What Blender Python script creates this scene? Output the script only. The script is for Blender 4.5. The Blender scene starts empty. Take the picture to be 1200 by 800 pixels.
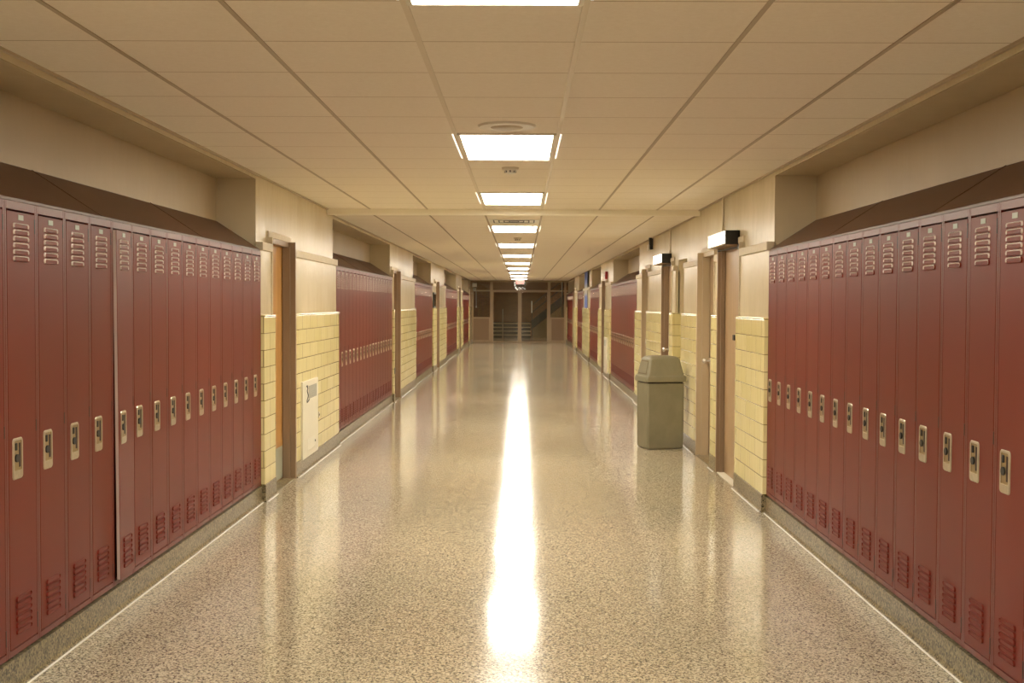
import bpy, bmesh, math, random
from mathutils import Vector, Matrix
random.seed(7)
S = bpy.context.scene
COL = S.collection
CX = -0.093                 # corridor centre line; the camera stands at x = 0
H0 = 2.569                  # near ceiling
H1 = 2.528                  # far ceiling
ZSTEP = 12.6
YB, YE = -5.0, 48.2         # back of the hall, glazed partition
CAMZ = 1.56

# ------------------------------------------------------------------ materials
def mat(name, col=(.8, .8, .8), rough=.5, metal=0., spec=.5, emit=None, estr=0., coat=0.):
    m = bpy.data.materials.new(name); m.use_nodes = True
    b = m.node_tree.nodes['Principled BSDF']
    b.inputs['Base Color'].default_value = (*col, 1)
    b.inputs['Roughness'].default_value = rough
    b.inputs['Metallic'].default_value = metal
    b.inputs['Specular IOR Level'].default_value = spec
    b.inputs['Coat Weight'].default_value = coat
    if emit:
        b.inputs['Emission Color'].default_value = (*emit, 1)
        b.inputs['Emission Strength'].default_value = estr
    return m
def nodes(m):
    nt = m.node_tree
    return nt, nt.nodes, nt.links, nt.nodes['Principled BSDF']
def N(nt, kind, **kw):
    n = nt.nodes.new(kind)
    for k, v in kw.items():
        if k in n.inputs: n.inputs[k].default_value = v
        else: setattr(n, k, v)
    return n
def ramp(nt, fac, stops, interp='LINEAR'):
    r = nt.nodes.new('ShaderNodeValToRGB'); r.color_ramp.interpolation = interp
    e = r.color_ramp.elements
    while len(e) < len(stops): e.new(.5)
    for i, (p, c) in enumerate(stops):
        e[i].position = p; e[i].color = (*c, 1)
    nt.links.new(fac, r.inputs['Fac']); return r
def objco(nt):
    g = nt.nodes.new('ShaderNodeNewGeometry')          # world position
    return g.outputs['Position']
def mapped(nt, scale):
    mp = nt.nodes.new('ShaderNodeMapping'); mp.inputs['Scale'].default_value = scale
    nt.links.new(objco(nt), mp.inputs['Vector']); return mp.outputs['Vector']
def mult(nt, a, b, fac=1.):
    x = nt.nodes.new('ShaderNodeMix'); x.data_type = 'RGBA'; x.blend_type = 'MULTIPLY'
    x.inputs['Factor'].default_value = fac
    nt.links.new(a, x.inputs['A']); nt.links.new(b, x.inputs['B']); return x.outputs['Result']
def bump(nt, b, h, strength, dist):
    bp = nt.nodes.new('ShaderNodeBump'); bp.inputs['Strength'].default_value = strength
    bp.inputs['Distance'].default_value = dist
    nt.links.new(h, bp.inputs['Height']); nt.links.new(bp.outputs['Normal'], b.inputs['Normal'])

def noisy(name, c0, c1, scale=(3, 3, 3), rough=.5, bmp=0., bscale=(60, 60, 60), bdist=.002, **kw):
    m = mat(name, c0, rough, **kw); nt, nd, lk, b = nodes(m)
    n = N(nt, 'ShaderNodeTexNoise', Scale=1., Detail=4., Roughness=.6)
    lk.new(mapped(nt, scale), n.inputs['Vector'])
    r = ramp(nt, n.outputs['Fac'], [(.3, c0), (.7, c1)])
    lk.new(r.outputs['Color'], b.inputs['Base Color'])
    if bmp:
        n2 = N(nt, 'ShaderNodeTexNoise', Scale=1., Detail=3.)
        lk.new(mapped(nt, bscale), n2.inputs['Vector'])
        bump(nt, b, n2.outputs['Fac'], bmp, bdist)
    return m

M = {}
# glossy cream paint with long vertical unevenness
M['plaster'] = noisy('cream_plaster_paint', (.60, .50, .325), (.70, .60, .41), (1.3, 1.3, .8), .27,
                     bmp=.55, bscale=(5, 5, 2.2), bdist=.014)
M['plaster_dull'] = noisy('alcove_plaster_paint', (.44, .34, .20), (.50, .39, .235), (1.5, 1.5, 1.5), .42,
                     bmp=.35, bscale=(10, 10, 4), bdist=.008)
M['ledge'] = noisy('painted_stone_ledge', (.56, .46, .30), (.66, .56, .39), (30, 30, 30), .45, bmp=.6, bscale=(90, 90, 90), bdist=.004)
M['locker'] = noisy('maroon_locker_enamel', (.128, .0125, .0065), (.145, .015, .008), (1.2, 1.2, .6), .38,
                     bmp=.10, bscale=(260, 260, 260), bdist=.0008, spec=.20)
M['rim'] = mat('pale_louvre_rim_glint', (.98, .84, .78), .24, .55)  # pale colour paints the lamp reflections on the upper louvre edges
M['locker_frame'] = noisy('maroon_frame_enamel', (.115, .0135, .008), (.132, .016, .010), (2, 2, 1), .34, spec=.4)
M['gap'] = mat('dark_gap_shade', (.018, .004, .003), .8)
M['hinge'] = mat('dark_hinge', (.016, .003, .002), .5)  # hinge slits, darkened further to carry the shade of the door seams
M['hood'] = noisy('brown_hood_paint', (.085, .036, .020), (.11, .046, .026), (1, 1, 1), .42)
M['chrome'] = noisy('worn_nickel', (.50, .45, .35), (.62, .56, .44), (50, 50, 50), .32, metal=.85)
M['cup'] = noisy('brushed_brass_cup', (.34, .26, .13), (.44, .34, .18), (40, 40, 40), .30, metal=.85)
M['black'] = mat('black_plastic', (.008, .008, .007), .5)
M['steel'] = mat('bright_steel', (.85, .82, .74), .2, .6)
M['label_metal'] = mat('grey_number_plate', (.30, .29, .23), .4, .3)
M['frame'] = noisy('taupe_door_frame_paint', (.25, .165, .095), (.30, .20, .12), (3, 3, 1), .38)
M['frame_lit'] = noisy('lit_door_frame_paint', (.42, .32, .19), (.48, .37, .23), (3, 3, 1), .36)  # lighter copy of the frame paint, light on the jambs put into the colour
M['oak'] = noisy('oak_door_veneer', (.40, .19, .045), (.50, .26, .075), (14, 14, .8), .35)
M['oak_pale'] = noisy('pale_brown_door_veneer', (.33, .215, .11), (.40, .265, .14), (14, 14, .8), .35)
M['kick'] = mat('grey_kick_plate', (.40, .41, .31), .4, .2)
M['glass_dark'] = mat('dark_vision_glass', (.03, .02, .012), .08)
M['white_panel'] = noisy('off_white_steel_panel', (.72, .67, .52), (.77, .72, .57), (4, 4, 4), .4)
M['grille'] = mat('grey_grille', (.30, .30, .26), .5)
M['ink'] = mat('black_marker_ink', (.03, .03, .03), .5)
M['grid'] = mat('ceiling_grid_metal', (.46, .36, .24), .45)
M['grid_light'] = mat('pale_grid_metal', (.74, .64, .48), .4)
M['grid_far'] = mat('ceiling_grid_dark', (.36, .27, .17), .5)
M['fascia'] = mat('ceiling_fascia_paint', (.90, .84, .70), .3)
M['fixture'] = mat('fixture_trim', (.75, .70, .58), .35)
M['white'] = mat('white_plastic', (.72, .68, .56), .35)
M['dark_red'] = mat('alarm_red', (.45, .02, .015), .35)
M['threshold'] = noisy('pale_marble_threshold', (.62, .57, .46), (.74, .69, .57), (9, 9, 9), .35)
M['strip'] = mat('metal_edge_strip_glint', (.97, .95, .88), .12, .0)  # white colour stands in for the glint along the floor edge
M['partition'] = noisy('partition_paint', (.43, .30, .17), (.48, .34, .20), (4, 4, 2), .4)
M['partition_panel'] = noisy('partition_panel_paint', (.29, .175, .09), (.31, .19, .10), (4, 4, 2), .45)
M['iron'] = mat('dark_iron', (.018, .019, .016), .45)
M['stair_stone'] = mat('stair_nosing_stone', (.42, .36, .22), .5)
M['riser'] = mat('black_riser', (.012, .012, .009), .6)
M['olive'] = noisy('olive_wall', (.13, .095, .04), (.17, .12, .055), (2, 2, 2), .6)
M['can'] = noisy('olive_grey_bin_plastic', (.175, .155, .092), (.215, .19, .118), (7, 7, 5), .5, bmp=.15, bscale=(120, 120, 120), bdist=.001)
M['blue'] = None

EM = (1.0, .905, .735)
M['light'] = mat('lit_diffuser', (.9, .9, .85), .5, emit=EM, estr=44.)
M['slot'] = mat('slot_reflection_glow', (.9, .9, .85), .5, emit=EM, estr=1.6)  # slots are no lamps; the glow imitates lamplight reflected on them
M['boxlight'] = mat('lit_louvre', (.9, .9, .85), .5, emit=(1, .92, .76), estr=4.5)
M['exit_red'] = mat('exit_red_letters', (.4, .01, .005), .6, emit=(1, .02, .01), estr=2.5)

# glazed yellow wall tile: courses 132 mm high, joints every 400 mm, half bond
def tile_mat():
    m = mat('yellow_glazed_tile', (.7, .6, .3), .2); nt, nd, lk, b = nodes(m)
    sp = nd.new('ShaderNodeSeparateXYZ'); lk.new(objco(nt), sp.inputs[0])
    ad = N(nt, 'ShaderNodeMath', operation='ADD'); lk.new(sp.outputs['X'], ad.inputs[0]); lk.new(sp.outputs['Y'], ad.inputs[1])
    zz = N(nt, 'ShaderNodeMath', operation='SUBTRACT'); lk.new(sp.outputs['Z'], zz.inputs[0]); zz.inputs[1].default_value = .134
    cb = nd.new('ShaderNodeCombineXYZ'); lk.new(ad.outputs[0], cb.inputs[0]); lk.new(zz.outputs[0], cb.inputs[1])
    br = nd.new('ShaderNodeTexBrick'); lk.new(cb.outputs[0], br.inputs['Vector'])
    br.offset = .5; br.squash = 1
    for k, v in (('Scale', 1.), ('Mortar Size', .0035), ('Mortar Smooth', .3), ('Bias', 0.), ('Brick Width', .40), ('Row Height', .1321)):
        br.inputs[k].default_value = v
    br.inputs['Color1'].default_value = (.76, .66, .315, 1)
    br.inputs['Color2'].default_value = (.83, .73, .39, 1)
    br.inputs['Mortar'].default_value = (.24, .18, .07, 1)
    n = N(nt, 'ShaderNodeTexNoise', Scale=1., Detail=3.); lk.new(mapped(nt, (55, 55, 2.5)), n.inputs['Vector'])
    r = ramp(nt, n.outputs['Fac'], [(.3, (.88, .86, .78)), (.7, (1, 1, 1))])
    lk.new(mult(nt, br.outputs['Color'], r.outputs['Color']), b.inputs['Base Color'])
    inv = N(nt, 'ShaderNodeMath', operation='SUBTRACT'); inv.inputs[0].default_value = 1.; lk.new(br.outputs['Fac'], inv.inputs[1])
    bump(nt, b, inv.outputs[0], .5, .002)
    return m
M['tile'] = tile_mat()

def terrazzo(name, a, bcol, dark, rough, scale, coat=0.):
    m = mat(name, a, rough, coat=coat); nt, nd, lk, b = nodes(m)
    v = N(nt, 'ShaderNodeTexVoronoi', Scale=scale); lk.new(objco(nt), v.inputs['Vector'])
    sp = nd.new('ShaderNodeSeparateColor'); lk.new(v.outputs['Color'], sp.inputs[0])
    r = ramp(nt, sp.outputs[0], [(0., dark), (.10, dark), (.20, tuple(x*.55 for x in a)), (.42, a), (.75, bcol), (1., tuple(min(1, x*1.18) for x in bcol))])
    v2 = N(nt, 'ShaderNodeTexNoise', Scale=scale*.45, Detail=2.); lk.new(objco(nt), v2.inputs['Vector'])
    r2 = ramp(nt, v2.outputs['Fac'], [(.34, (.50, .47, .42)), (.50, (1, 1, 1))])
    n = N(nt, 'ShaderNodeTexNoise', Scale=1., Detail=3.); lk.new(mapped(nt, (.55, .35, .5)), n.inputs['Vector'])
    r3 = ramp(nt, n.outputs['Fac'], [(.32, (.86, .90, .86)), (.68, (1.0, .97, .92))])
    c = mult(nt, r.outputs['Color'], r2.outputs['Color']); c = mult(nt, c, r3.outputs['Color'])
    lk.new(c, b.inputs['Base Color'])
    nr = N(nt, 'ShaderNodeTexNoise', Scale=1., Detail=4.); lk.new(mapped(nt, (1.5, .8, 1)), nr.inputs['Vector'])
    rr = N(nt, 'ShaderNodeMapRange'); rr.inputs['To Min'].default_value = rough*.8; rr.inputs['To Max'].default_value = rough*1.25
    lk.new(nr.outputs['Fac'], rr.inputs['Value']); lk.new(rr.outputs['Result'], b.inputs['Roughness'])
    n5 = N(nt, 'ShaderNodeTexNoise', Scale=1., Detail=2.); lk.new(mapped(nt, (3.5, 2.2, 3)), n5.inputs['Vector'])
    bump(nt, b, n5.outputs['Fac'], .12, .006)
    return m
M['floor'] = terrazzo('terrazzo_floor', (.485, .41, .295), (.59, .505, .38), (.07, .05, .028), .118, 150.)
M['base'] = terrazzo('terrazzo_base', (.20, .155, .085), (.30, .24, .14), (.03, .02, .01), .3, 110.)

def ceiling_mat():
    m = mat('ceiling_tile', (.5, .4, .27), .8); nt, nd, lk, b = nodes(m)
    sp = nd.new('ShaderNodeSeparateXYZ'); lk.new(objco(nt), sp.inputs[0])
    a = N(nt, 'ShaderNodeMath', operation='SUBTRACT'); lk.new(sp.outputs['Y'], a.inputs[0]); a.inputs[1].default_value = .30 - 61.
    md = N(nt, 'ShaderNodeMath', operation='MODULO'); lk.new(a.outputs[0], md.inputs[0]); md.inputs[1].default_value = .61
    lt = N(nt, 'ShaderNodeMath', operation='LESS_THAN'); lk.new(md.outputs[0], lt.inputs[0]); lt.inputs[1].default_value = .008
    n = N(nt, 'ShaderNodeTexNoise', Scale=1., Detail=5., Roughness=.7); lk.new(mapped(nt, (45, 45, 45)), n.inputs['Vector'])
    r = ramp(nt, n.outputs['Fac'], [(.3, (.87, .79, .665)), (.7, (.93, .855, .735))])
    mx = nd.new('ShaderNodeMix'); mx.data_type = 'RGBA'
    lk.new(lt.outputs[0], mx.inputs['Factor']); lk.new(r.outputs['Color'], mx.inputs['A'])
    mx.inputs['B'].default_value = (.48, .36, .24, 1)
    lk.new(mx.outputs['Result'], b.inputs['Base Color'])
    bump(nt, b, n.outputs['Fac'], .3, .002)
    return m
M['ceil'] = ceiling_mat()

def brick_mat():
    m = mat('dark_brown_brick', (.1, .05, .02), .7); nt, nd, lk, b = nodes(m)
    sp = nd.new('ShaderNodeSeparateXYZ'); lk.new(objco(nt), sp.inputs[0])
    cb = nd.new('ShaderNodeCombineXYZ'); lk.new(sp.outputs['X'], cb.inputs[0]); lk.new(sp.outputs['Z'], cb.inputs[1])
    br = nd.new('ShaderNodeTexBrick'); lk.new(cb.outputs[0], br.inputs['Vector'])
    for k, v in (('Scale', 1.), ('Mortar Size', .008), ('Brick Width', .22), ('Row Height', .075)): br.inputs[k].default_value = v
    br.inputs['Color1'].default_value = (.20, .08, .03, 1); br.inputs['Color2'].default_value = (.26, .11, .04, 1)
    br.inputs['Mortar'].default_value = (.13, .08, .04, 1)
    lk.new(br.outputs['Color'], b.inputs['Base Color']); return m
M['brick'] = brick_mat()

def banner_mat():
    m = mat('blue_banner_cloth', (.05, .09, .4), .6); nt, nd, lk, b = nodes(m)
    sp = nd.new('ShaderNodeSeparateXYZ'); lk.new(objco(nt), sp.inputs[0])
    mr = N(nt, 'ShaderNodeMapRange'); mr.inputs['From Min'].default_value = 1.46; mr.inputs['From Max'].default_value = 2.52
    lk.new(sp.outputs['Z'], mr.inputs['Value'])
    B, W = (.10, .15, .50), (.50, .46, .42)
    r = ramp(nt, mr.outputs['Result'], [(0, B), (.30, B), (.42, W), (.55, W), (.68, B), (1, (.07, .11, .40))])
    lk.new(r.outputs['Color'], b.inputs['Base Color']); return m
M['blue'] = banner_mat()

g = bpy.data.materials.new('clear_glass'); g.use_nodes = True
b = g.node_tree.nodes['Principled BSDF']; b.inputs['Transmission Weight'].default_value = 1.
b.inputs['Roughness'].default_value = .015; b.inputs['IOR'].default_value = 1.5; b.inputs['Base Color'].default_value = (.99, .98, .95, 1)
M['glass'] = g

# ------------------------------------------------------------------ mesh tools
def box(bm, x0, x1, y0, y1, z0, z1, bev=0.):
    vs = [bm.verts.new((x, y, z)) for z in (z0, z1) for y in (y0, y1) for x in (x0, x1)]
    fs = [bm.faces.new([vs[i] for i in q]) for q in ((0, 2, 3, 1), (4, 5, 7, 6), (0, 1, 5, 4), (2, 6, 7, 3), (0, 4, 6, 2), (1, 3, 7, 5))]
    if bev:
        es = list({e for f in fs for e in f.edges})
        bmesh.ops.bevel(bm, geom=es, offset=bev, segments=2, profile=.6, affect='EDGES')
    return vs
def prism(bm, pts, axis, a, b):
    """extrude a polygon (list of 2-D points) between a and b along axis 0/1/2"""
    def P(p, t):
        c = [p[0], p[1]]; c.insert(axis, t); return c
    A = [bm.verts.new(P(p, a)) for p in pts]; B = [bm.verts.new(P(p, b)) for p in pts]
    n = len(pts)
    bm.faces.new(A); bm.faces.new(B[::-1])
    for i in range(n): bm.faces.new((A[i], B[i], B[(i+1) % n], A[(i+1) % n]))
def tube(bm, p0, p1, r, seg=12, r1=None):
    p0, p1 = Vector(p0), Vector(p1); d = (p1-p0); L = d.length
    q = d.to_track_quat('Z', 'Y').to_matrix().to_4x4()
    bmesh.ops.create_cone(bm, cap_ends=True, segments=seg, radius1=r, radius2=r if r1 is None else r1, depth=L,
                          matrix=Matrix.Translation((p0+p1)/2) @ q)
def sphere(bm, c, r, sc=(1, 1, 1)):
    bmesh.ops.create_uvsphere(bm, u_segments=16, v_segments=10, radius=r,
                              matrix=Matrix.Translation(c) @ Matrix.Diagonal((*sc, 1)))
def finish(bm, name):
    bmesh.ops.recalc_face_normals(bm, faces=bm.faces)
    me = bpy.data.meshes.new(name); bm.to_mesh(me); bm.free(); return me
def obj(name, bm, m, parent=None, smooth=False):
    me = finish(bm, name); me.materials.append(M[m] if isinstance(m, str) else m)
    o = bpy.data.objects.new(name, me); COL.objects.link(o)
    if parent: o.parent = parent
    if smooth:
        for p in me.polygons: p.use_smooth = True
        try:
            me.set_sharp_from_angle(angle=math.radians(38))
        except Exception: pass
    return o
def tag(o, label, cat, group=None, kind=None):
    if label: o['label'] = label
    if cat: o['category'] = cat
    if group: o['group'] = group
    if kind: o['kind'] = kind
    return o
def thing(name, loc, label, cat, group=None, kind=None):
    o = bpy.data.objects.new(name, None); COL.objects.link(o); o.location = loc
    o.empty_display_size = .1
    return tag(o, label, cat, group, kind)
BM = bmesh.new
ORD = ['zeroth', 'first', 'second', 'third', 'fourth', 'fifth', 'sixth', 'seventh', 'eighth', 'ninth', 'tenth', 'eleventh',
       'twelfth', 'thirteenth', 'fourteenth', 'fifteenth', 'sixteenth', 'seventeenth', 'eighteenth', 'nineteenth', 'twentieth']

# ------------------------------------------------------------------ floor
bm = BM(); box(bm, CX-2.55, CX+2.55, YB-.1, YE, -.12, 0)
tag(obj('floor', bm, 'floor'), 'polished speckled terrazzo corridor floor', 'floor', kind='structure')

# ------------------------------------------------------------------ ceiling
def ceil_slab(name, y0, y1, h, label, gridmat, w):
    bm = BM(); box(bm, CX-2.0, CX+2.0, y0, y1, h, h+.15)
    c = tag(obj(name, bm, 'ceil'), label, 'ceiling', kind='structure')
    for k in (-2, -1, 0, 1, 2, 3):
        x = CX + (k-.5)*.61
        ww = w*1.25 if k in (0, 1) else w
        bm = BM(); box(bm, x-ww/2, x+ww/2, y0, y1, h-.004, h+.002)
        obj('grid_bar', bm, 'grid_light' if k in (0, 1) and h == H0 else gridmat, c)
    for s in (-1, 1):                                   # wall angle
        bm = BM(); a, b_ = sorted((CX+s*1.984, CX+s*1.966)); box(bm, a, b_, y0, y1, h-.012, h+.002)
        obj('wall_angle', bm, gridmat, c)
    return c
ceil_slab('ceiling', YB-.1, ZSTEP, H0, 'near stretch of warm beige ceiling tiles in long rows', 'grid', .019)
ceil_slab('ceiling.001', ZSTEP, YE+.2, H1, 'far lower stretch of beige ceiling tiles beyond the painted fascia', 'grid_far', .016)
bm = BM(); prism(bm, [(ZSTEP-.02, H0+.01), (ZSTEP-.02, H1-.012), (ZSTEP-.012, H1-.022), (ZSTEP+.03, H1-.022), (ZSTEP+.03, H0+.01)], 0, CX-1.984, CX+1.984)
tag(obj('trim_1', bm, 'fascia'), 'pale fascia strip across the ceiling where it steps down', 'trim', kind='structure')

# ------------------------------------------------------------------ walls
TH = 2.10                      # door head
PL, LP, LG, TL, BS, BK = 1.985, 1.948, 1.928, 1.915, 1.910, 2.295     # half widths: plaster, lower plaster, ledge, tile, base, alcove back
TZ = .134; TT = 1.455; L0, L1 = 1.975, 2.04; SOF = 2.531
LF = 1.946                     # locker faces
# alcoves (locker banks) and openings in the piers: (start, end, depth of the leaf behind the tile face, kind)
SIDES = {
 'left':  dict(s=-1, end_first=9.22, alc=[(YB, 9.22), (12.98, 18.60), (22.53, 26.97), (31.70, 37.30), (40.90, 45.60)],
               op=[(9.63, 10.50, .112, 'door'), (18.73, 19.62, .15, 'door'), (28.05, 28.85, .15, 'door'), (38.3, 38.9, .15, 'door'), (46.4, 47.2, .15, 'door')]),
 'right': dict(s=1, end_first=8.88, alc=[(YB, 8.88), (19.02, 24.40), (28.20, 31.96), (35.40, 39.10), (42.30, 47.9)],
               op=[(10.06, 11.02, .068, 'door'), (11.37, 12.29, .128, 'door'), (13.52, 14.28, .50, 'niche'), (14.60, 15.42, .09, 'door'),
                   (17.29, 17.94, .13, 'door'), (26.05, 26.85, .13, 'door'), (41.0, 41.8, .13, 'door')]),
}
def sx(s, a, b):                # x range on side s from half widths a..b
    p, q = CX+s*a, CX+s*b
    return (p, q) if p < q else (q, p)
def solids(y0, y1, ops):
    out = []; y = y0
    for a, b, *_ in ops:
        if a > y1 or b < y0: continue
        out.append((y, a)); y = b
    out.append((y, y1)); return [(a, b) for a, b in out if b-a > 1e-4]
WALL = {}
for side, D in SIDES.items():
    s = D['s']; alc = D['alc']; ops = D['op']
    piers = []; nth = 0
    for i, (a, b) in enumerate(alc):
        nxt = alc[i+1][0] if i+1 < len(alc) else YE
        if nxt-b > .05: piers.append((b, nxt))
        so = SOF if b < ZSTEP else SOF-.041
        bn = ['nearest', 'second', 'third', 'fourth', 'farthest'][i]
        bm = BM(); x0, x1 = sx(s, BK, BK+.2); box(bm, x0, x1, a, b, 0, H0)
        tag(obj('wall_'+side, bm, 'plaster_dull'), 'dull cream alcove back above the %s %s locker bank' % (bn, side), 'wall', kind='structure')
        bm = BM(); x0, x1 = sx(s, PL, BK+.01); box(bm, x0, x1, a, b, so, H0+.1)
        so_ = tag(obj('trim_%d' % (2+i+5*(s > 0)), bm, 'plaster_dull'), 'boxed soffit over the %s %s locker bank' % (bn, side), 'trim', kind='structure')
        bm = BM(); x0, x1 = sx(s, PL-.001, PL+.01); box(bm, x0, x1, a, b, so-.001, H0+.1); obj('face_board', bm, 'plaster', so_)
        # plinth under the lockers, with a rounded foot
        ba = BM()
        pts = [(LF-.006, TZ-.012), (LF-.006, .02), (LF-.012, .006), (LF-.022, 0), (BK, 0), (BK, TZ-.012)]
        prism(ba, [(CX+s*p, z) for p, z in pts], 1, a, b)
        bb = tag(obj('baseboard_'+side, ba, 'base'), 'speckled terrazzo plinth under the %s %s locker bank' % (bn, side), 'baseboard', kind='structure')
        st = BM(); x0, x1 = sx(s, LF-.030, LF-.022); box(st, x0, x1, a, b-.05, 0, .004); obj('edge_strip', st, 'strip', bb)
    for pi_, (p0, p1) in enumerate(piers):
        pl = BM(); ti = BM(); le = BM(); ba = BM(); st = BM(); cap = BM(); lo = BM()
        pn_ = ['nearest', 'second', 'third', 'fourth', 'farthest'][pi_]
        my = [o for o in ops if p0 < o[0] < p1]
        for (a, b) in solids(p0, p1, my):
            x0, x1 = sx(s, PL, BK+.2); box(pl, x0, x1, a, b, 0, H0+.1)
            x0, x1 = sx(s, LP, PL+.02); box(lo, x0, x1, a, b, TT-.02, L0+.002, .003)
            x0, x1 = sx(s, TL, PL+.02); box(ti, x0, x1, a, b, TZ-.02, TT, .008)
            x0, x1 = sx(s, TL-.004, PL+.015); box(cap, x0, x1, a-.001, b+.001, TT-.001, TT+.012, .005)
            pts = [(BS, TZ), (BS, .02), (BS-.006, .006), (BS-.014, 0), (PL+.02, 0), (PL+.02, TZ)]
            prism(ba, [(CX+s*p, z) for p, z in pts], 1, a, b)
            x0, x1 = sx(s, BS-.024, BS-.016); box(st, x0, x1, a+.02, b-.02, 0, .004)
        for (a, b) in solids(p0, p1, my):
            x0, x1 = sx(s, LG, PL+.02)
            a2 = a+.06 if any(abs(a-o[1]) < .01 for o in my) else a
            b2 = b-.05 if any(abs(b-o[0]) < .01 for o in my) else b
            if b2-a2 > .03: box(le, x0, x1, a2, b2, L0, L1, .006)
        for (a, b, dep, kind) in my:
            x0, x1 = sx(s, PL, BK+.2); box(pl, x0, x1, a, b, TH, H0+.1)
            if kind == 'niche':
                x0, x1 = sx(s, TL+dep, BK+.3); box(pl, x0, x1, a-.02, b+.02, 0, TH)
                for q in (a-.001, b-.008):
                    x0, x1 = sx(s, TL+.004, TL+dep); box(ti, x0, x1, q, q+.009, TZ, TT-.003)
                    x0, x1 = sx(s, BS+.004, TL+dep); box(ba, x0, x1, q-.002, q+.011, 0, TZ)
                x0, x1 = sx(s, TL+dep-.012, TL+dep); box(ti, x0, x1, a, b, TZ, TT)
        w = tag(obj('wall_'+side, pl, 'plaster'), '%s %s pier of cream paint with yellow tile below' % (pn_, side), 'wall', kind='structure')
        obj('lower_plaster', lo, 'plaster', w)
        obj('tile_wainscot', ti, 'tile', w)
        obj('tile_cap', cap, 'tile', w)
        obj('ledge', le, 'ledge', w)
        bb = tag(obj('baseboard_'+side, ba, 'base'), 'speckled terrazzo base of the %s %s pier' % (pn_, side), 'baseboard', kind='structure')
        obj('edge_strip', st, 'strip', bb)
# wall behind the camera
bm = BM(); box(bm, CX-2.5, CX+2.5, YB-.2, YB, 0, H0)
tag(obj('wall_back', bm, 'plaster'), 'plain cream wall closing the corridor behind the viewer', 'wall', kind='structure')

# ------------------------------------------------------------------ doors in the openings
dn = 0
where = {('left', 0): 'oak door with grey kick plate beside the near left lockers', ('left', 1): 'recessed door after the second left locker bank',
         ('left', 2): 'recessed door after the third left locker bank', ('left', 3): 'narrow recessed door after the fourth left locker bank',
         ('left', 4): 'recessed door at the far left corner', ('right', 0): 'brown door under the nearer black light box',
         ('right', 1): 'recessed door with steel knob just before the trash bin', ('right', 3): 'brown door under the farther black light box, behind the bin',
         ('right', 4): 'recessed door before the second right locker bank', ('right', 5): 'recessed door below the red fire alarm',
         ('right', 6): 'recessed door beyond the blue banner'}
for side, D in SIDES.items():
    s = D['s']
    for i, (a, b, dep, kind) in enumerate(D['op']):
        if kind != 'door': continue
        dn += 1
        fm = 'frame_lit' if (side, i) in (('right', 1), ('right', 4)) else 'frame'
        d = thing('door_%d' % dn, (CX+s*(TL+dep), (a+b)/2, 0), where[(side, i)], 'door', kind='structure')
        ox, oy = CX+s*(TL+dep), (a+b)/2
        def L(x): return x-ox
        bm = BM()
        for y0, y1, dr in ((a, a+.045, 1), (b-.045, b, -1)):
            x0, x1 = sx(s, TL-.004 if dr < 0 else PL+.001, TL+dep+.06)
            if dr > 0: y1 = a+.02
            box(bm, L(x0), L(x1), y0-oy, y1-oy, 0, TH, .003)
            yy0, yy1 = (y1-.001, y1+.018) if dr > 0 else (y0-.018, y0+.001)
            x0, x1 = sx(s, TL+dep*.38, TL+dep-.004); box(bm, L(x0), L(x1), yy0-oy, yy1-oy, 0, TH-.04, .002)
        x0, x1 = sx(s, PL-.012, TL+dep+.06); box(bm, L(x0), L(x1), a-oy, b-oy, TH-.045, TH, .003)
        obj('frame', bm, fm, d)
        bm = BM()                                                    # casing on the plaster above the head
        x0, x1 = sx(s, PL-.016, PL+.01); box(bm, L(x0), L(x1), a-.01-oy, b+.06-oy, TH-.001, TH+.05, .004)
        obj('head_casing', bm, 'ledge', d)
        bm = BM(); x0, x1 = sx(s, LP-.012, PL+.01); box(bm, L(x0), L(x1), a-.022-oy, a-.002-oy, TT+.012, TH-.001, .003)
        obj('side_casing', bm, 'ledge', d)
        bm = BM(); x0, x1 = sx(s, TL+dep, TL+dep+.045); box(bm, L(x0), L(x1), a+.02-oy, b-.045-oy, .012, TH-.045, .002)
        leaf = obj('leaf', bm, 'oak_pale' if side == 'right' else 'oak', d)
        kx = CX+s*(TL+dep)-ox
        bm = BM(); x0, x1 = sorted((kx, kx-s*.003)); box(bm, x0, x1, a+.07-oy, b-.07-oy, .02, .30, .001)
        if (side, i) == ('left', 0): obj('kick_plate', bm, 'kick', leaf)
        else: bm.free()
        bm = BM(); x0, x1 = sorted((kx, kx-s*.006)); box(bm, x0, x1, a+.12-oy, a+.30-oy, 1.25, 1.80, .002)
        if (side, i) == ('left', 0): obj('vision_glass', bm, 'glass_dark', leaf)
        else: bm.free()
        # knob at the far edge of the leaf
        ky = b-.10-oy if s > 0 else a+.10-oy
        bm = BM()
        tube(bm, (kx, ky, .985), (kx-s*.008, ky, .985), .028, 18)
        tube(bm, (kx-s*.005, ky, .985), (kx-s*.045, ky, .985), .010, 12)
        sphere(bm, (kx-s*.060, ky, .985), .028, (.75, 1, 1))
        if (side, i) != ('right', 0): obj('knob', bm, 'steel', leaf, smooth=True)
        else:
            bm.free(); bm = BM(); box(bm, kx-.012, kx, -.10, -.02, 1.25, 1.30, .003); obj('latch_plate', bm, 'black', leaf)
        bm = BM(); x0, x1 = sx(s, TL+.004, TL+dep+.05)
        box(bm, L(x0), L(x1), a+.002-oy, b-.002-oy, .0, .008, .002)
        obj('threshold', bm, 'threshold' if (side, i) == ('right', 0) else 'base', d)

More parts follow.
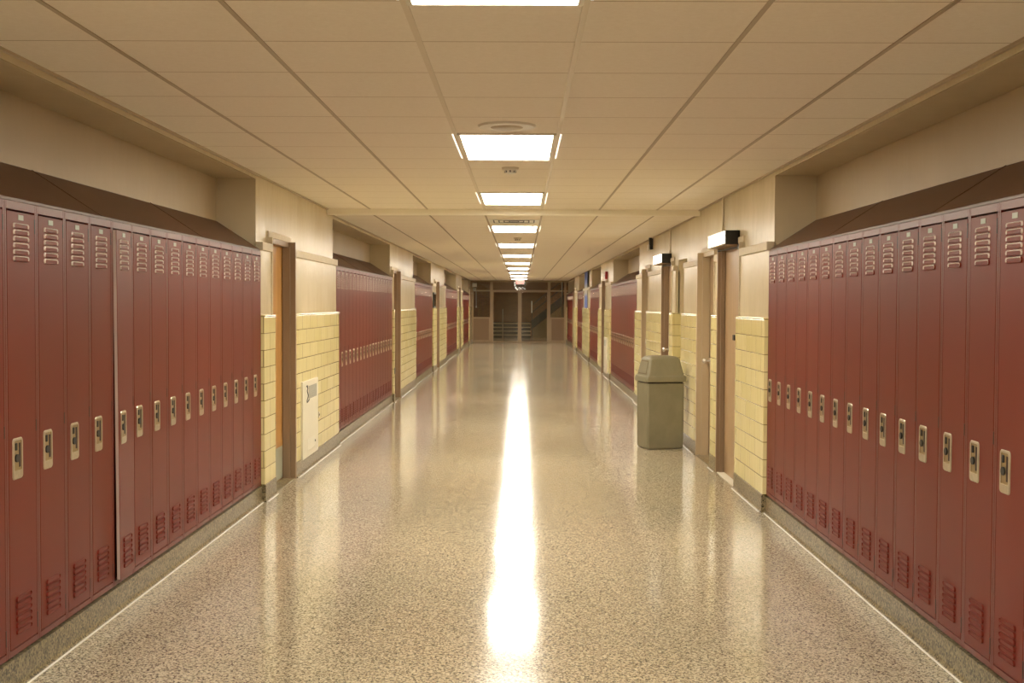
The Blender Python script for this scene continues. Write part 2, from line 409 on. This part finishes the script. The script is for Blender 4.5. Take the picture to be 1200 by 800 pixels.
# ------------------------------------------------------------------ lockers
LW, LH0, LH1, LD = .305, TZ, 1.965, .30
FR = .0165                     # half mullion
def pill(w, h, n=5):
    r = h/2; pts = []
    for k in range(n+1):
        t = -math.pi/2 + math.pi*k/n; pts.append((w/2-r+r*math.cos(t), r*math.sin(t)))
    for k in range(n+1):
        t = math.pi/2 + math.pi*k/n; pts.append((-w/2+r+r*math.cos(t), r*math.sin(t)))
    return pts
def loops(bm, rings, close_last=True, close_first=False):
    """bridge successive rings of 3-D points"""
    R = [[bm.verts.new(p) for p in ring] for ring in rings]
    n = len(R[0])
    for A, B in zip(R, R[1:]):
        for i in range(n): bm.faces.new((A[i], A[(i+1) % n], B[(i+1) % n], B[i]))
    if close_last: bm.faces.new(R[-1])
    if close_first: bm.faces.new(R[0][::-1])
def rrect(w, h, r, n=4):
    pts = []
    for cx, cz, t0 in ((w/2-r, h/2-r, 0), (-w/2+r, h/2-r, 90), (-w/2+r, -h/2+r, 180), (w/2-r, -h/2+r, 270)):
        for k in range(n+1):
            t = math.radians(t0+90*k/n); pts.append((cx+r*math.cos(t), cz+r*math.sin(t)))
    return pts
# local axes: +x = out of the wall toward the corridor, y along the wall, z up; handle on the -y side as seen on the left wall
def body_mesh():
    bm = BM(); w = LW/2
    box(bm, -LD, -.022, -w+.0006, w-.0006, LH0, LH1-.004)
    for y0, y1, z0, z1 in ((-w+.0006, -w+FR, LH0, LH1), (w-FR, w-.0006, LH0, LH1), (-w+FR, w-FR, LH0, LH0+.026), (-w+FR, w-FR, LH1-.034, LH1)):
        box(bm, -.0225, 0, y0, y1, z0, z1, .0018)
    return bm
DW = LW-2*FR-.007; DZ0, DZ1 = LH0+.030, LH1-.041
HY, HZ = -.052, .928           # handle centre
def door_mesh():
    bm = BM()
    box(bm, -.019, .0005, -DW/2, DW/2, DZ0, DZ1, .0022)
    for base in (1.735, .222):
        for k in range(6):
            z = base+k*.0265
            R = [[(x, y-.004, z+q) for y, q in pill(w_, h_)] for x, w_, h_ in ((.0006, .146, .0246), (.0066, .1425, .0215), (.0070, .1395, .0185), (.0026, .135, .0135))]
            n0 = len(bm.faces); loops(bm, R)
            bm.faces.ensure_lookup_table()
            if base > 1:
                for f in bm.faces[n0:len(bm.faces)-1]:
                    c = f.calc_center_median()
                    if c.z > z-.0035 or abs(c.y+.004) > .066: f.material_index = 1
    return bm
def hinge_gap(z0, z1):
    bm = BM(); box(bm, -.012, .0016, DW/2-.002, DW/2+.006, z0, z1, .0006); return bm
def plate_mesh():
    bm = BM()
    A = rrect(.098, .168, .016); B = rrect(.090, .160, .013)
    C = [(y, z+.012) for y, z in rrect(.068, .122, .006)]
    loops(bm, [[(.0008, y+HY, z+HZ) for y, z in A], [(.0045, y+HY, z+HZ) for y, z in B], [(.0045, y+HY, z+HZ) for y, z in C],
               [(.0012, y*.97+HY, z+HZ) for y, z in C]], close_last=False)
    return bm
def cup_mesh():
    bm = BM()
    C = [(y, z+.012) for y, z in rrect(.067, .121, .006)]
    loops(bm, [[(.0038, y+HY, z+HZ) for y, z in C], [(.0016, y*.9+HY, z*.95+HZ) for y, z in C]])
    return bm
def latch_mesh():
    bm = BM()
    box(bm, .0014, .006, HY-.026, HY-.008, HZ+.034, HZ+.064, .003)
    tube(bm, (.0014, HY-.012, HZ+.002), (.008, HY-.012, HZ+.002), .0165, 14)
    return bm
def lever_mesh():
    bm = BM(); box(bm, .0014, .0034, HY+.012, HY+.026, HZ-.036, HZ+.062, .001); return bm
proto = thing('locker', (0, 0, -50), 'x', 'locker')
pb = obj('body', body_mesh(), 'locker_frame', proto)
# dark sheet behind the door gap, seam shade put into its colour
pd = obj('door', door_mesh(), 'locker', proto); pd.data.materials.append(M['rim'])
subs = [obj('hinge', hinge_gap(1.845, 1.905), 'hinge', pd), obj('hinge', hinge_gap(1.02, 1.07), 'hinge', pd), obj('hinge', hinge_gap(.19, .255), 'hinge', pd)]
bm = BM(); box(bm, .0004, .0022, -.028, .022, 1.892, 1.913, .0006); subs.append(obj('number_plate', bm, 'label_metal', pd))
handle_plate = obj('handle_plate', plate_mesh(), 'chrome', pd, smooth=True)
subs += [handle_plate, obj('recess_cup', cup_mesh(), 'cup', pd), obj('latch', latch_mesh(), 'black', pd), obj('latch_lever', lever_mesh(), 'hinge', pd)]
pg = BM(); box(pg, -.0218, -.0200, -LW/2+FR, LW/2-FR, LH0+.02, LH1-.03); gapo = obj('door_gap_shade', pg, 'gap', proto)

def put_locker(side, y, label, group, first=[True], swing=0., far=False):
    s = SIDES[side]['s']
    if first[0]:
        first[0] = False; r, dd = proto, pd
    else:
        r = proto.copy(); COL.objects.link(r)
        for ch in (pb, gapo):
            c = ch.copy(); COL.objects.link(c); c.parent = r
        dd = pd.copy(); COL.objects.link(dd); dd.parent = r
        for ch in subs:
            if far and ch.name.startswith(('hinge', 'latch_lever', 'number_plate')): continue
            c = ch.copy(); COL.objects.link(c); c.parent = dd
    r.location = (CX+s*LF, y, 0); r.rotation_euler = (0, 0, 0 if s < 0 else math.pi)
    r['label'] = label; r['group'] = group; r['category'] = 'locker'
    if swing:                                                         # swing about the hinge edge at +y
        hy = DW/2
        Mx = Matrix.Translation((0, hy, 0)) @ Matrix.Rotation(swing, 4, 'Z') @ Matrix.Translation((0, -hy, 0))
        if swing > .03: Mx = Matrix.Translation((0, 0, LH1)) @ Matrix.Rotation(-.007, 4, 'Y') @ Matrix.Translation((0, 0, -LH1)) @ Mx
        dd.matrix_local = Mx
    return r
BN = ['nearest', 'second', 'third', 'fourth', 'farthest']
for side, D in SIDES.items():
    for bi, (a, b) in enumerate(D['alc']):
        grp = 'maroon lockers in the %s %s bank' % (BN[bi], side)
        if bi == 0:
            for k in range(17):
                y = b-LW/2-k*LW
                sw = 0.
                lab = 'maroon steel locker, %s back from the pier in the nearest %s bank' % (ORD[k+1], side)
                if side == 'left' and k == 10:
                    sw = math.radians(3.2); lab = 'maroon steel locker standing slightly ajar in the nearest left bank'
                if side == 'right' and k == 11: sw = math.radians(.9)
                put_locker(side, y, lab, grp, swing=sw)
        else:
            n = int(round((b-a-.02)/LW)); n = min(n, int((b-a)/LW+.001)); 
            step = (b-a)/n
            for k in range(n):
                y = a+step*(k+.5)
                o = put_locker(side, y, 'maroon steel locker, %s from the near end of the %s %s bank' % (ORD[k+1], BN[bi], side), grp, far=bi > 1)
                o.scale = (1, step/LW, 1)
        # sloping hood
        s = D['s']; y0, y1 = (b-17*LW-.2, b) if bi == 0 else (a, b)
        h = thing('locker_hood', (CX+s*LF, y0, LH1), 'sloping dark brown hood over the %s %s locker bank' % (BN[bi], side), 'locker hood', 'locker hoods')
        bm = BM(); ins = .002
        prism(bm, [(s*.006, .002), (s*.006, .014), (s*(BK-LF-.004), .235), (s*(BK-LF-.004), .225), (s*.02, .002)], 1, ins, y1-y0-ins)
        obj('panel', bm, 'hood', h)
        k = 1.9
        while k < y1-y0-.3:                                            # panel seams
            bm = BM(); prism(bm, [(s*.004, .0145), (s*.004, .0165), (s*(BK-LF-.006), .2375), (s*(BK-LF-.006), .2345)], 1, k, k+.012)
            obj('seam', bm, 'hood', h); k += 1.83

# ------------------------------------------------------------------ ceiling lights
def ceiling_light(yc, h, label, ln=1.2):
    t = thing('ceiling_light', (CX, yc, h), label, 'ceiling light', 'ceiling lights down the corridor')
    w = .275
    bm = BM()
    for x0, x1, y0, y1 in ((-w-.02, w+.02, -ln/2-.012, -ln/2), (-w-.02, w+.02, ln/2, ln/2+.012), (-w-.02, -w, -ln/2, ln/2), (w, w+.02, -ln/2, ln/2)):
        box(bm, x0, x1, y0, y1, -.012, .001, .002)
    obj('frame', bm, 'fixture', t)
    bm = BM(); box(bm, -w, w, -ln/2, ln/2, -.007, -.003); obj('diffuser', bm, 'light', t)
    for sg in (-1, 1):
        bm = BM(); x = sg*.322; box(bm, x-.004, x+.004, -ln/2+.03, ln/2-.03, -.0045, .001); obj('side_slot', bm, 'slot', t)
    return t
lights = [(-2.2, H0), (3.37, H0), (7.61, H0), (11.28, H0)] + [(15.14+4.2*k, H1) for k in range(8)]  # first entry is an unseen panel added behind the camera for fill
for i, (y, h) in enumerate(lights):
    lab = 'added fill panel light, unseen above and behind the viewer' if i == 0 else \
          ['', 'lit ceiling panel light cut by the top edge of the photo', 'large lit ceiling panel light just past the round speaker',
           'lit ceiling panel light right before the ceiling step'][i] if i < 4 else \
          'lit ceiling panel light, %s one past the ceiling step' % ORD[i-3]
    ceiling_light(y, h, lab)

# round speaker grille, smoke detectors, air diffuser
t = thing('ceiling_speaker', (CX+.005, 6.70, H0), 'round beige ceiling speaker cover just before the large lit panel', 'ceiling speaker')
bm = BM(); tube(bm, (0, 0, 0), (0, 0, -.012), .165, 40, .158); obj('rim', bm, 'fixture', t, smooth=True)
bm = BM(); tube(bm, (0, 0, -.010), (0, 0, -.0165), .095, 32, .085); obj('grille', bm, 'grid', t, smooth=True)
def smoke(y, x, h, lab, r=.065):
    t = thing('smoke_detector', (x, y, h), lab, 'smoke detector', 'smoke detectors')
    bm = BM(); tube(bm, (0, 0, -.018), (0, 0, 0), r*.92, 28, r); obj('base', bm, 'white', t, smooth=True)
    bm = BM(); tube(bm, (0, 0, -.045), (0, 0, -.018), r*.55, 24, r*.72); obj('sensor_head', bm, 'white', t, smooth=True)
    bm = BM()
    for k in range(8):
        an = k*math.pi/4; box(bm, -.004+r*.62*math.cos(an), .004+r*.62*math.cos(an), -.004+r*.62*math.sin(an), .004+r*.62*math.sin(an), -.038, -.024)
    obj('sensor_slot', bm, 'ink', t)
smoke(8.75, CX+.005, H0, 'small white smoke detector between the two near lit panels')
smoke(17.2, CX+.03, H1, 'small white smoke detector past the slotted air vent', .06)
t = thing('air_vent', (CX, 13.75, H1), 'square slotted air vent in the ceiling just past the step', 'air vent')
bm = BM(); box(bm, -.29, .29, -.29, .29, -.006, .001, .002); obj('plate', bm, 'fixture', t)
bm = BM()
for k in range(4):
    r0 = .06+k*.06
    for x0, x1, y0, y1 in ((-r0, r0, -r0, -r0+.014), (-r0, r0, r0-.014, r0), (-r0, -r0+.014, -r0, r0), (r0-.014, r0, -r0, r0)):
        box(bm, x0, x1, y0, y1, -.0085, -.005)
obj('slots', bm, 'ink', t)

# exit sign with real letters
t = thing('exit_sign', (CX+.04, 44.9, H1), 'red lettered EXIT sign hanging before the far partition', 'exit sign')
bm = BM(); box(bm, -.165, .165, -.02, .02, -.215, -.035, .004); obj('housing', bm, 'iron', t)
bm = BM(); box(bm, -.04, .04, -.02, .02, -.035, 0, .002); obj('mount', bm, 'white', t)
bm = BM(); hh, y0, y1, w = .125, -.026, -.019, .024; zb = -.187
def bar(x0, x1, z0, z1): box(bm, x0, x1, y0, y1, zb+z0, zb+z1)
x = -.140
bar(x, x+w, 0, hh); [bar(x, x+.055, z, z+w) for z in (0, hh/2-w/2, hh-w)]
def diag(xa, za, xb, zb2):
    prism(bm, [(xa-w/2, zb+za), (xa+w/2, zb+za), (xb+w/2, zb+zb2), (xb-w/2, zb+zb2)], 1, y0, y1)
x = -.062; diag(x+.008, 0, x+.055, hh); diag(x+.055, 0, x+.008, hh)
x = .028; bar(x, x+w, 0, hh)
x = .070; bar(x, x+.068, hh-w, hh); bar(x+.025, x+.025+w, 0, hh)
obj('letters', bm, 'exit_red', t)

# ------------------------------------------------------------------ black light boxes over the right doors
def light_box(y0, y1, lab, yc):
    t = thing('door_light_box', (CX+PL, (y0+y1)/2, 2.15), lab, 'wall light', 'black light boxes over the right-hand doors')
    d = .140; hl = (y1-y0)/2
    bm = BM()
    box(bm, -d+.012, 0, -hl, -hl+.012, -.062, .062, .002); box(bm, -d+.012, 0, hl-.012, hl, -.062, .062, .002)
    box(bm, -d+.02, 0, -hl, hl, .054, .062, .002); box(bm, -.02, 0, -hl, hl, -.062, .062)
    obj('housing', bm, 'black', t)
    bm = BM(); box(bm, -d+.02, -.012, -hl, hl, -.066, -.058, .002); obj('underside', bm, 'frame', t)
    bm = BM(); box(bm, -d+.008, -d+.018, -hl+.004, hl-.004, -.056, .056, .001); obj('lens', bm, 'boxlight', t)
    bm = BM()
    for z in (-.056, -.019, .019, .056): box(bm, -d, -d+.02, -hl, hl, z-.0035, z+.0035)
    obj('louvre', bm, 'fixture', t)
    bm = BM(); tube(bm, (-.012, yc-(y0+y1)/2, .06), (-.012, yc-(y0+y1)/2, (H0 if yc < ZSTEP else H1)-2.15), .010, 12); 
    box(bm, -.03, 0, yc-(y0+y1)/2-.02, yc-(y0+y1)/2+.02, .058, .085, .003)
    obj('conduit', bm, 'plaster', t, smooth=True)
light_box(10.28, 11.18, 'nearer black light box with lit white louvres beside the near right lockers', 11.08)
light_box(14.93, 15.85, 'farther black light box with lit louvres above the trash bin', 15.0)
for (y0, y1, lab) in ((10.12, 11.0, 'thin dark door closer bar under the nearer black light box'), (14.66, 15.38, 'thin dark door closer bar under the farther black light box')):
    t = thing('door_closer', (CX+PL, y0, 2.06), lab, 'door closer')
    bm = BM(); tube(bm, (-.03, .02, 0), (-.075, y1-y0-.05, .0), .007, 8); obj('arm', bm, 'black', t)
    bm = BM(); box(bm, -.045, .06, -.02, .035, -.02, .02, .004); obj('bracket', bm, 'black', t)

# ------------------------------------------------------------------ things on the walls
def cabinet(side, y0, y1, z0, z1, lab, marks):
    s = SIDES[side]['s']
    t = thing('wall_panel', (CX+s*TL, (y0+y1)/2, z0), lab, 'wall panel', 'white steel wall panels')
    w, h = (y1-y0)/2, z1-z0
    f = -s
    def xr(a, b): return sorted((f*a, f*b))
    bm = BM(); x0, x1 = xr(.0, .020); box(bm, x0, x1, -w, w, 0, h, .003); pn = obj('panel', bm, 'white_panel', t)
    bm = BM(); x0, x1 = xr(.0195, .0225); n = 14
    for k in range(n):
        z = h*.76+k*(h*.17/n); box(bm, x0, x1, -w*.28, w*.78, z, z+h*.17/n*.6)
    obj('upper_grille', bm, 'grille', pn)
    bm = BM()
    for k in range(9):
        z = h*.09+k*(h*.15/9); box(bm, x0, x1, -w*.45, w*.6, z, z+.004)
    obj('lower_grille', bm, 'white', pn)
    bm = BM(); tube(bm, (f*.02, w*.55, h*.16), (f*.027, w*.55, h*.16), .010, 12); obj('lock', bm, 'ink', pn)
    if marks:                                                          # scrawled loop of black marker
        bm = BM(); pts = [(-.58, .93), (-.48, .94), (-.42, .90), (-.50, .87), (-.42, .84), (-.36, .80), (-.44, .77), (-.52, .745), (-.50, .72), (-.38, .73), (-.22, .75)]
        for p, q in zip(pts, pts[1:]): tube(bm, (f*.0205, p[0]*w, p[1]*h), (f*.0205, q[0]*w, q[1]*h), .006, 6)
        obj('marker_scrawl', bm, 'ink', pn)
    return t
cabinet('left', 10.72, 11.52, .128, .84, 'tall off-white vented panel on yellow tile beside the left oak door', True)
cabinet('right', 24.95, 25.80, .10, .86, 'tall off-white vented panel on yellow tile, far right pier', False)
def box_thing(name, side, y, z, dy, dz, dx, base, m, lab, cat, extra=None):
    s = SIDES[side]['s']; t = thing(name, (CX+s*base, y, z), lab, cat)
    bm = BM(); x0, x1 = sorted((0, -s*dx)); box(bm, x0, x1, -dy, dy, -dz, dz, min(dx, dy, dz)*.25); obj('housing', bm, m, t)
    if extra: extra(t, s)
    return t
def ex_dot(t, s):
    bm = BM(); tube(bm, (-s*.006, 0, 0), (-s*.012, 0, 0), .010, 12); obj('socket', bm, 'ink', t)
box_thing('wall_outlet', 'left', 11.66, .46, .018, .028, .008, TL, 'chrome', 'small dark outlet on yellow tile right of the left vent panel', 'outlet', ex_dot)
box_thing('light_switch', 'left', 18.68, .50, .03, .05, .010, TL, 'ink', 'small dark outlet on the tile before the second left door', 'outlet', ex_dot)
def ex_alarm(t, s):
    bm = BM(); box(bm, *sorted((-s*.05, -s*.075)), -.05, .05, -.11, -.02, .008); obj('strobe_lens', bm, 'white', t)
box_thing('strobe_alarm', 'right', 17.1, 2.45, .055, .09, .055, PL, 'black', 'small black strobe alarm high on the right wall near the ceiling', 'alarm', ex_alarm)
def ex_pull(t, s):
    bm = BM(); box(bm, *sorted((-s*.055, -s*.07)), -.05, .05, -.02, .01, .004); obj('pull_bar', bm, 'white', t)
box_thing('fire_alarm', 'right', 26.1, 2.21, .10, .085, .055, PL, 'dark_red', 'small red fire alarm above the far right doorway', 'alarm', ex_pull)
def ex_glass(t, s):
    bm = BM(); box(bm, *sorted((-s*.028, -s*.033)), -.28, .28, -.14, .14, .002); obj('pane', bm, 'glass_dark', t)
box_thing('display_case', 'left', 27.42, 1.65, .34, .18, .03, PL-.037, 'iron', 'small dark framed display on the pier after the third left bank', 'display', ex_glass)
# blue banner
t = thing('hanging_banner', (CX+PL-.05, 33.95, 2.52), 'blue and white banner hanging on the far right pier', 'banner')
bm = BM(); n = 14; rows = []
for k in range(n+1):
    y = -.75+1.5*k/n; x = .012*math.sin(k*1.1)
    rows.append((x, y))
for (xa, ya), (xb, yb) in zip(rows, rows[1:]):
    q = [bm.verts.new(p) for p in ((xa, ya, -1.05), (xb, yb, -1.05), (xb, yb, -.03), (xa, ya, -.03))]; bm.faces.new(q)
bmesh.ops.remove_doubles(bm, verts=bm.verts, dist=1e-5)
obj('cloth', bm, 'blue', t, smooth=True)
bm = BM(); tube(bm, (0, -.78, -.02), (0, .78, -.02), .012, 10); obj('rod', bm, 'steel', t)

# ------------------------------------------------------------------ trash bin
t = thing('trash_bin', (1.363, 12.69, 0), 'olive-grey plastic trash bin with hooded lid against the right wall', 'trash bin')
t.rotation_euler = (0, 0, math.radians(13))
def taper(bm, w0, d0, w1, d1, z0, z1, W, D, r=.03, cap0=True, cap1=True, extra=None):
    def ring(w, d, z): return [(W/2+x, D/2+y, z) for x, y in rrect(w, d, r, 5)]
    rs = [ring(w0, d0, z0)] + ([ring(*e) for e in extra] if extra else []) + [ring(w1, d1, z1)]
    loops(bm, rs, close_last=cap1, close_first=cap0)
W, Dp = .412, .36
bm = BM(); taper(bm, W-.012, Dp-.012, W+.012, Dp+.012, .006, .715, W, Dp, .022, extra=[(W, Dp, .02)])
obj('body', bm, 'can', t)
bm = BM(); taper(bm, W+.012-.02, Dp+.012-.02, W-.01, Dp-.01, .715, .735, W, Dp, .02); obj('shadow_gap', bm, 'black', t)
bm = BM(); taper(bm, W+.045, Dp+.045, W+.035, Dp+.035, .730, .795, W, Dp, .028, extra=[(W+.052, Dp+.052, .738), (W+.052, Dp+.052, .772), (W+.045, Dp+.045, .785)])
lid = obj('lid_rim', bm, 'can', t)
bm = BM(); taper(bm, W+.018, Dp+.01, W-.085, Dp-.075, .79, .985, W, Dp, .03, extra=[(W-.065, Dp-.05, .968)])
hood = obj('lid_hood', bm, 'can', t)
# crowned top
bm = BM(); taper(bm, W-.080, Dp-.07, W-.20, Dp-.18, .983, 1.008, W, Dp, .03, extra=[(W-.12, Dp-.11, 1.0)])
obj('lid_crown', bm, 'can', hood, smooth=True)
# swing flap on the left slope
def flap(m, k, z0, z1, off):
    bm = BM(); xb = lambda z: (-.009+(.0415+.0)*(z-.79)/.178)-off
    y0, y1 = .05*k, Dp-.05*k
    ins = .02
    vs = [(xb(z0), y0, z0), (xb(z0), y1, z0), (xb(z1), y1-ins, z1), (xb(z1), y0+ins, z1)]
    A = [bm.verts.new(p) for p in vs]; B = [bm.verts.new((p[0]+.012, p[1], p[2])) for p in vs]
    bm.faces.new(A); bm.faces.new(B[::-1])
    for i in range(4): bm.faces.new((A[i], B[i], B[(i+1) % 4], A[(i+1) % 4]))
    return obj('swing_flap' if m == 'can' else 'flap_gap', bm, m, hood)
flap('olive', .85, .812, .955, .002)
flap('can', 1.05, .82, .945, .005)

# ------------------------------------------------------------------ far glazed partition
def px(x, z=YE): return (x-611)*z/1383.
def pz(y, z=YE): return CAMZ+(356.5-y)*z/1383.
xl, xr_ = CX-PL, CX+PL
P = thing('window_1', (0, YE, 0), 'painted glazed partition with double doors closing the far end', 'partition', kind='structure')
def pbox(name, m, x0, x1, z0, z1, y0=-.03, y1=.03, par=P, bev=.004):
    bm = BM(); box(bm, x0, x1, y0, y1, z0, z1, bev); return obj(name, bm, m, par)
A0, A1 = px(574.2), px(577.3); C0, C1 = px(641.8), px(644.8); B0, B1 = px(607.6), px(610.2)
zt = pz(340.6); zs = pz(372.5)
for x0, x1 in ((A0, A1), (B0, B1), (C0, C1), (px(660.8), px(663.3)), (xl+.0, xl+.12)):
    top = zt if (x0, x1) == (B0, B1) else H1
    pbox('post', 'partition', x0, x1, 0, top-.0, -.05, .05)
pbox('transom_rail', 'partition', xl, xr_, zt-.03, zt+.03)
pbox('head_rail', 'partition', xl, xr_, H1-.06, H1)
for x0, x1 in ((xl, A0), (C1, xr_)):
    pbox('sill_rail', 'partition', x0, x1, zs-.03, zs+.03, -.04, .04)
    pbox('solid_panel', 'partition_panel', x0, x1, .0, zs-.03, -.012, .02)
    pbox('panel_stile', 'partition', x0, x0+.05, .0, zs-.03, -.025, .02); pbox('panel_stile', 'partition', x1-.05, x1, .0, zs-.03, -.025, .02)
    pbox('panel_rail', 'partition', x0, x1, .0, .10, -.025, .02)
    pbox('pane', 'glass', x0, x1, zs, zt, -.003, .003, bev=0)
for x0, x1 in ((xl, A0), (A1, C0), (C1, xr_)): pbox('transom_pane', 'glass', x0, x1, zt, H1, -.003, .003, bev=0)
for i, (x0, x1) in enumerate(((A1, B0), (B1, C0))):
    d = thing('door_%d' % (dn+1+i), ((x0+x1)/2, YE, 0), ['left', 'right'][i]+' clear glass leaf of the far double doors', 'door', kind='structure')
    w = (x1-x0)/2
    bm = BM(); box(bm, -w+.005, w-.005, -.003, .003, .02, zt-.03); obj('pane', bm, 'glass', d)
    bm = BM()
    for q in ((-w+.002, -w+.03, .01, zt-.03), (w-.03, w-.002, .01, zt-.03), (-w+.03, w-.03, .01, .045), (-w+.03, w-.03, zt-.06, zt-.03)): box(bm, q[0], q[1], -.02, .02, q[2], q[3])
    obj('frame', bm, 'partition', d)
# bell with hanging cord at the top left corner
t = thing('hall_bell', (px(556.0), YE-.10, 2.28), 'small grey hall bell with hanging cord, far left corner', 'bell')
bm = BM(); box(bm, -.09, .09, -.04, .05, -.02, .14, .01); obj('housing', bm, 'white', t)
bm = BM(); sphere(bm, (.0, -.05, -.12), .075, (1, .5, 1)); obj('gong', bm, 'chrome', t, smooth=True)
bm = BM(); tube(bm, (.06, -.03, -.05), (.07, -.03, -.78), .008, 6); tube(bm, (.07, -.03, -.86), (.07, -.03, -.76), .035, 10, .006); obj('pull_cord', bm, 'white', t)

# ------------------------------------------------------------------ stair hall beyond
SX0, SX1, SY1 = -3.6, 4.4, 58.65
bm = BM(); box(bm, SX0, SX1, YE, SY1, -.12, 0); tag(obj('floor.001', bm, 'floor'), 'terrazzo floor of the dim stair hall', 'floor', kind='structure')
bm = BM(); box(bm, SX0-.1, SX1+.1, SY1, SY1+.2, 0, 4.2); tag(obj('wall_front', bm, 'brick'), 'dark brown brick wall behind the far stairs', 'wall', kind='structure')
bm = BM(); box(bm, SX0-.1, SX0, YE+.3, SY1, 0, 4.2); box(bm, SX0, CX-PL-.5, YE+.1, YE+.3, 0, 4.2); tag(obj('wall_left.001', bm, 'olive'), 'left wall of the stair hall', 'wall', kind='structure')
bm = BM(); box(bm, SX1, SX1+.1, YE+.3, SY1, 0, 4.2); box(bm, CX+PL+.5, SX1, YE+.1, YE+.3, 0, 4.2); tag(obj('wall_right.001', bm, 'olive'), 'right wall of the stair hall', 'wall', kind='structure')
bm = BM(); box(bm, SX0, SX1, YE+.3, SY1, 4.2, 4.3); box(bm, SX0, SX1, YE+.2, YE+.3, H1, 4.3); tag(obj('ceiling.002', bm, 'olive'), 'ceiling of the stair hall', 'ceiling', kind='structure')
t = thing('staircase', (0, 54.3, 0), 'dark stone staircase with pale nosings behind the glass doors', 'staircase')
RX = .425; rise = .17; run = .30
for k in range(4):
    bm = BM(); box(bm, SX0+.03, RX, k*run, 3.9 if k == 3 else (k+1)*run, 0 if k == 0 else 0.0, (k+1)*rise-.03); 
    if k: bm.free(); bm = BM(); box(bm, SX0+.03, RX, k*run, 4.2 if k == 3 else (k+1)*run+.01, k*rise-.03, (k+1)*rise-.03)
    obj('riser', bm, 'riser', t)
    bm = BM(); box(bm, SX0+.03, RX, k*run-.025, (4.28 if k == 3 else (k+1)*run+.0), (k+1)*rise-.032, (k+1)*rise, .004)
    obj('tread', bm, 'riser', t)
    bm = BM(); box(bm, SX0+.03, RX+.001, k*run-.032, k*run-.022, (k+1)*rise-.036, (k+1)*rise+.002); obj('nosing', bm, 'stair_stone', t)
# flight climbing to the right off the landing
t2 = thing('stair_flight', (RX+.08, 55.9, 0), 'dark upper stair flight climbing to the right', 'staircase')
sl = .80; L = SX1-RX-.12
bm = BM(); prism(bm, [(-.05, .35), (L, .35+sl*L), (L, .83+sl*L), (.0, .83), (-.05, .80)], 1, 0, .05); obj('stringer', bm, 'iron', t2)
bm = BM()
for k in range(14): box(bm, k*.26, k*.26+.28, .05, 2.6, .68+k*.208, .72+k*.208); box(bm, k*.26, k*.26+.02, .05, 2.6, .68+k*.208-.17, .70+k*.208)
obj('steps', bm, 'riser', t2)
bm = BM(); prism(bm, [(0, 0), (L, 0), (L, .36+sl*L), (0, .36)], 1, .02, .045); obj('side_wall', bm, 'olive', t2)
for dz in (1.55, 1.2):
    bm = BM(); tube(bm, (0, .0, dz), (L, .0, dz+sl*L), .02, 8); obj('handrail', bm, 'iron', t2)
bm = BM(); tube(bm, (0, -.02, 0), (0, -.02, 1.30), .025, 10); obj('newel_post', bm, 'iron', t2)
bm = BM(); tube(bm, (-.02, -.04, 1.16), (-.02, -.04, 1.72), .022, 10); obj('newel_tip', bm, 'strip', t2)
t3 = thing('handrail', (px(589.2, 54.4), 54.24, 0), 'thin steel handrail post standing in the middle of the far steps', 'handrail')
bm = BM(); tube(bm, (0, 0, 0), (0, 0, 1.34), .02, 8); tube(bm, (0, -.03, 0), (0, -.03, .012), .05, 12); obj('rail', bm, 'chrome', t3)
t4 = thing('standpipe', (px(658.6, 52), 52, 0), 'pale vertical pipe seen through the far right side pane', 'pipe')
bm = BM(); tube(bm, (0, 0, 0), (0, 0, 4.2), .03, 10); obj('pipe', bm, 'grille', t4)

# ------------------------------------------------------------------ lamps
def area(name, loc, rot, sx_, sy_, energy, col, lab):
    l = bpy.data.lights.new(name, 'AREA'); l.shape = 'RECTANGLE'; l.size = sx_; l.size_y = sy_; l.energy = energy; l.color = col
    o = bpy.data.objects.new(name, l); COL.objects.link(o); o.location = loc; o.rotation_euler = rot
    tag(o, lab, 'lamp'); return o
area('stair_fill_lamp', (0, 53.0, 4.1), (0, 0, 0), 2.5, 1.0, 75, (1, .72, .42), 'added unseen fill lamp over the stair hall')  # added to brighten the stairs, no visible source there

w = bpy.data.worlds.new('world'); S.world = w; w.use_nodes = True
w.node_tree.nodes['Background'].inputs['Color'].default_value = (.9, .7, .45, 1)
w.node_tree.nodes['Background'].inputs['Strength'].default_value = .05

# ------------------------------------------------------------------ camera
F = 1383.
cam = bpy.data.cameras.new('camera'); co = bpy.data.objects.new('camera', cam); COL.objects.link(co)
cam.sensor_fit = 'HORIZONTAL'; cam.sensor_width = 36; cam.lens = 36*F/1200; cam.clip_start = .05; cam.clip_end = 200
yaw = math.atan(11/F); pitch = math.atan(43.5/F); roll = .0045
R = Matrix.Rotation(yaw, 4, 'Z') @ Matrix.Rotation(math.pi/2-pitch, 4, 'X') @ Matrix.Rotation(roll, 4, 'Z')
co.matrix_world = Matrix.Translation((0, 0, CAMZ)) @ R
S.camera = co
S.view_settings.view_transform = 'Standard'
S.view_settings.look = 'None'
S.view_settings.exposure = 0.0
S.view_settings.gamma = 1.08
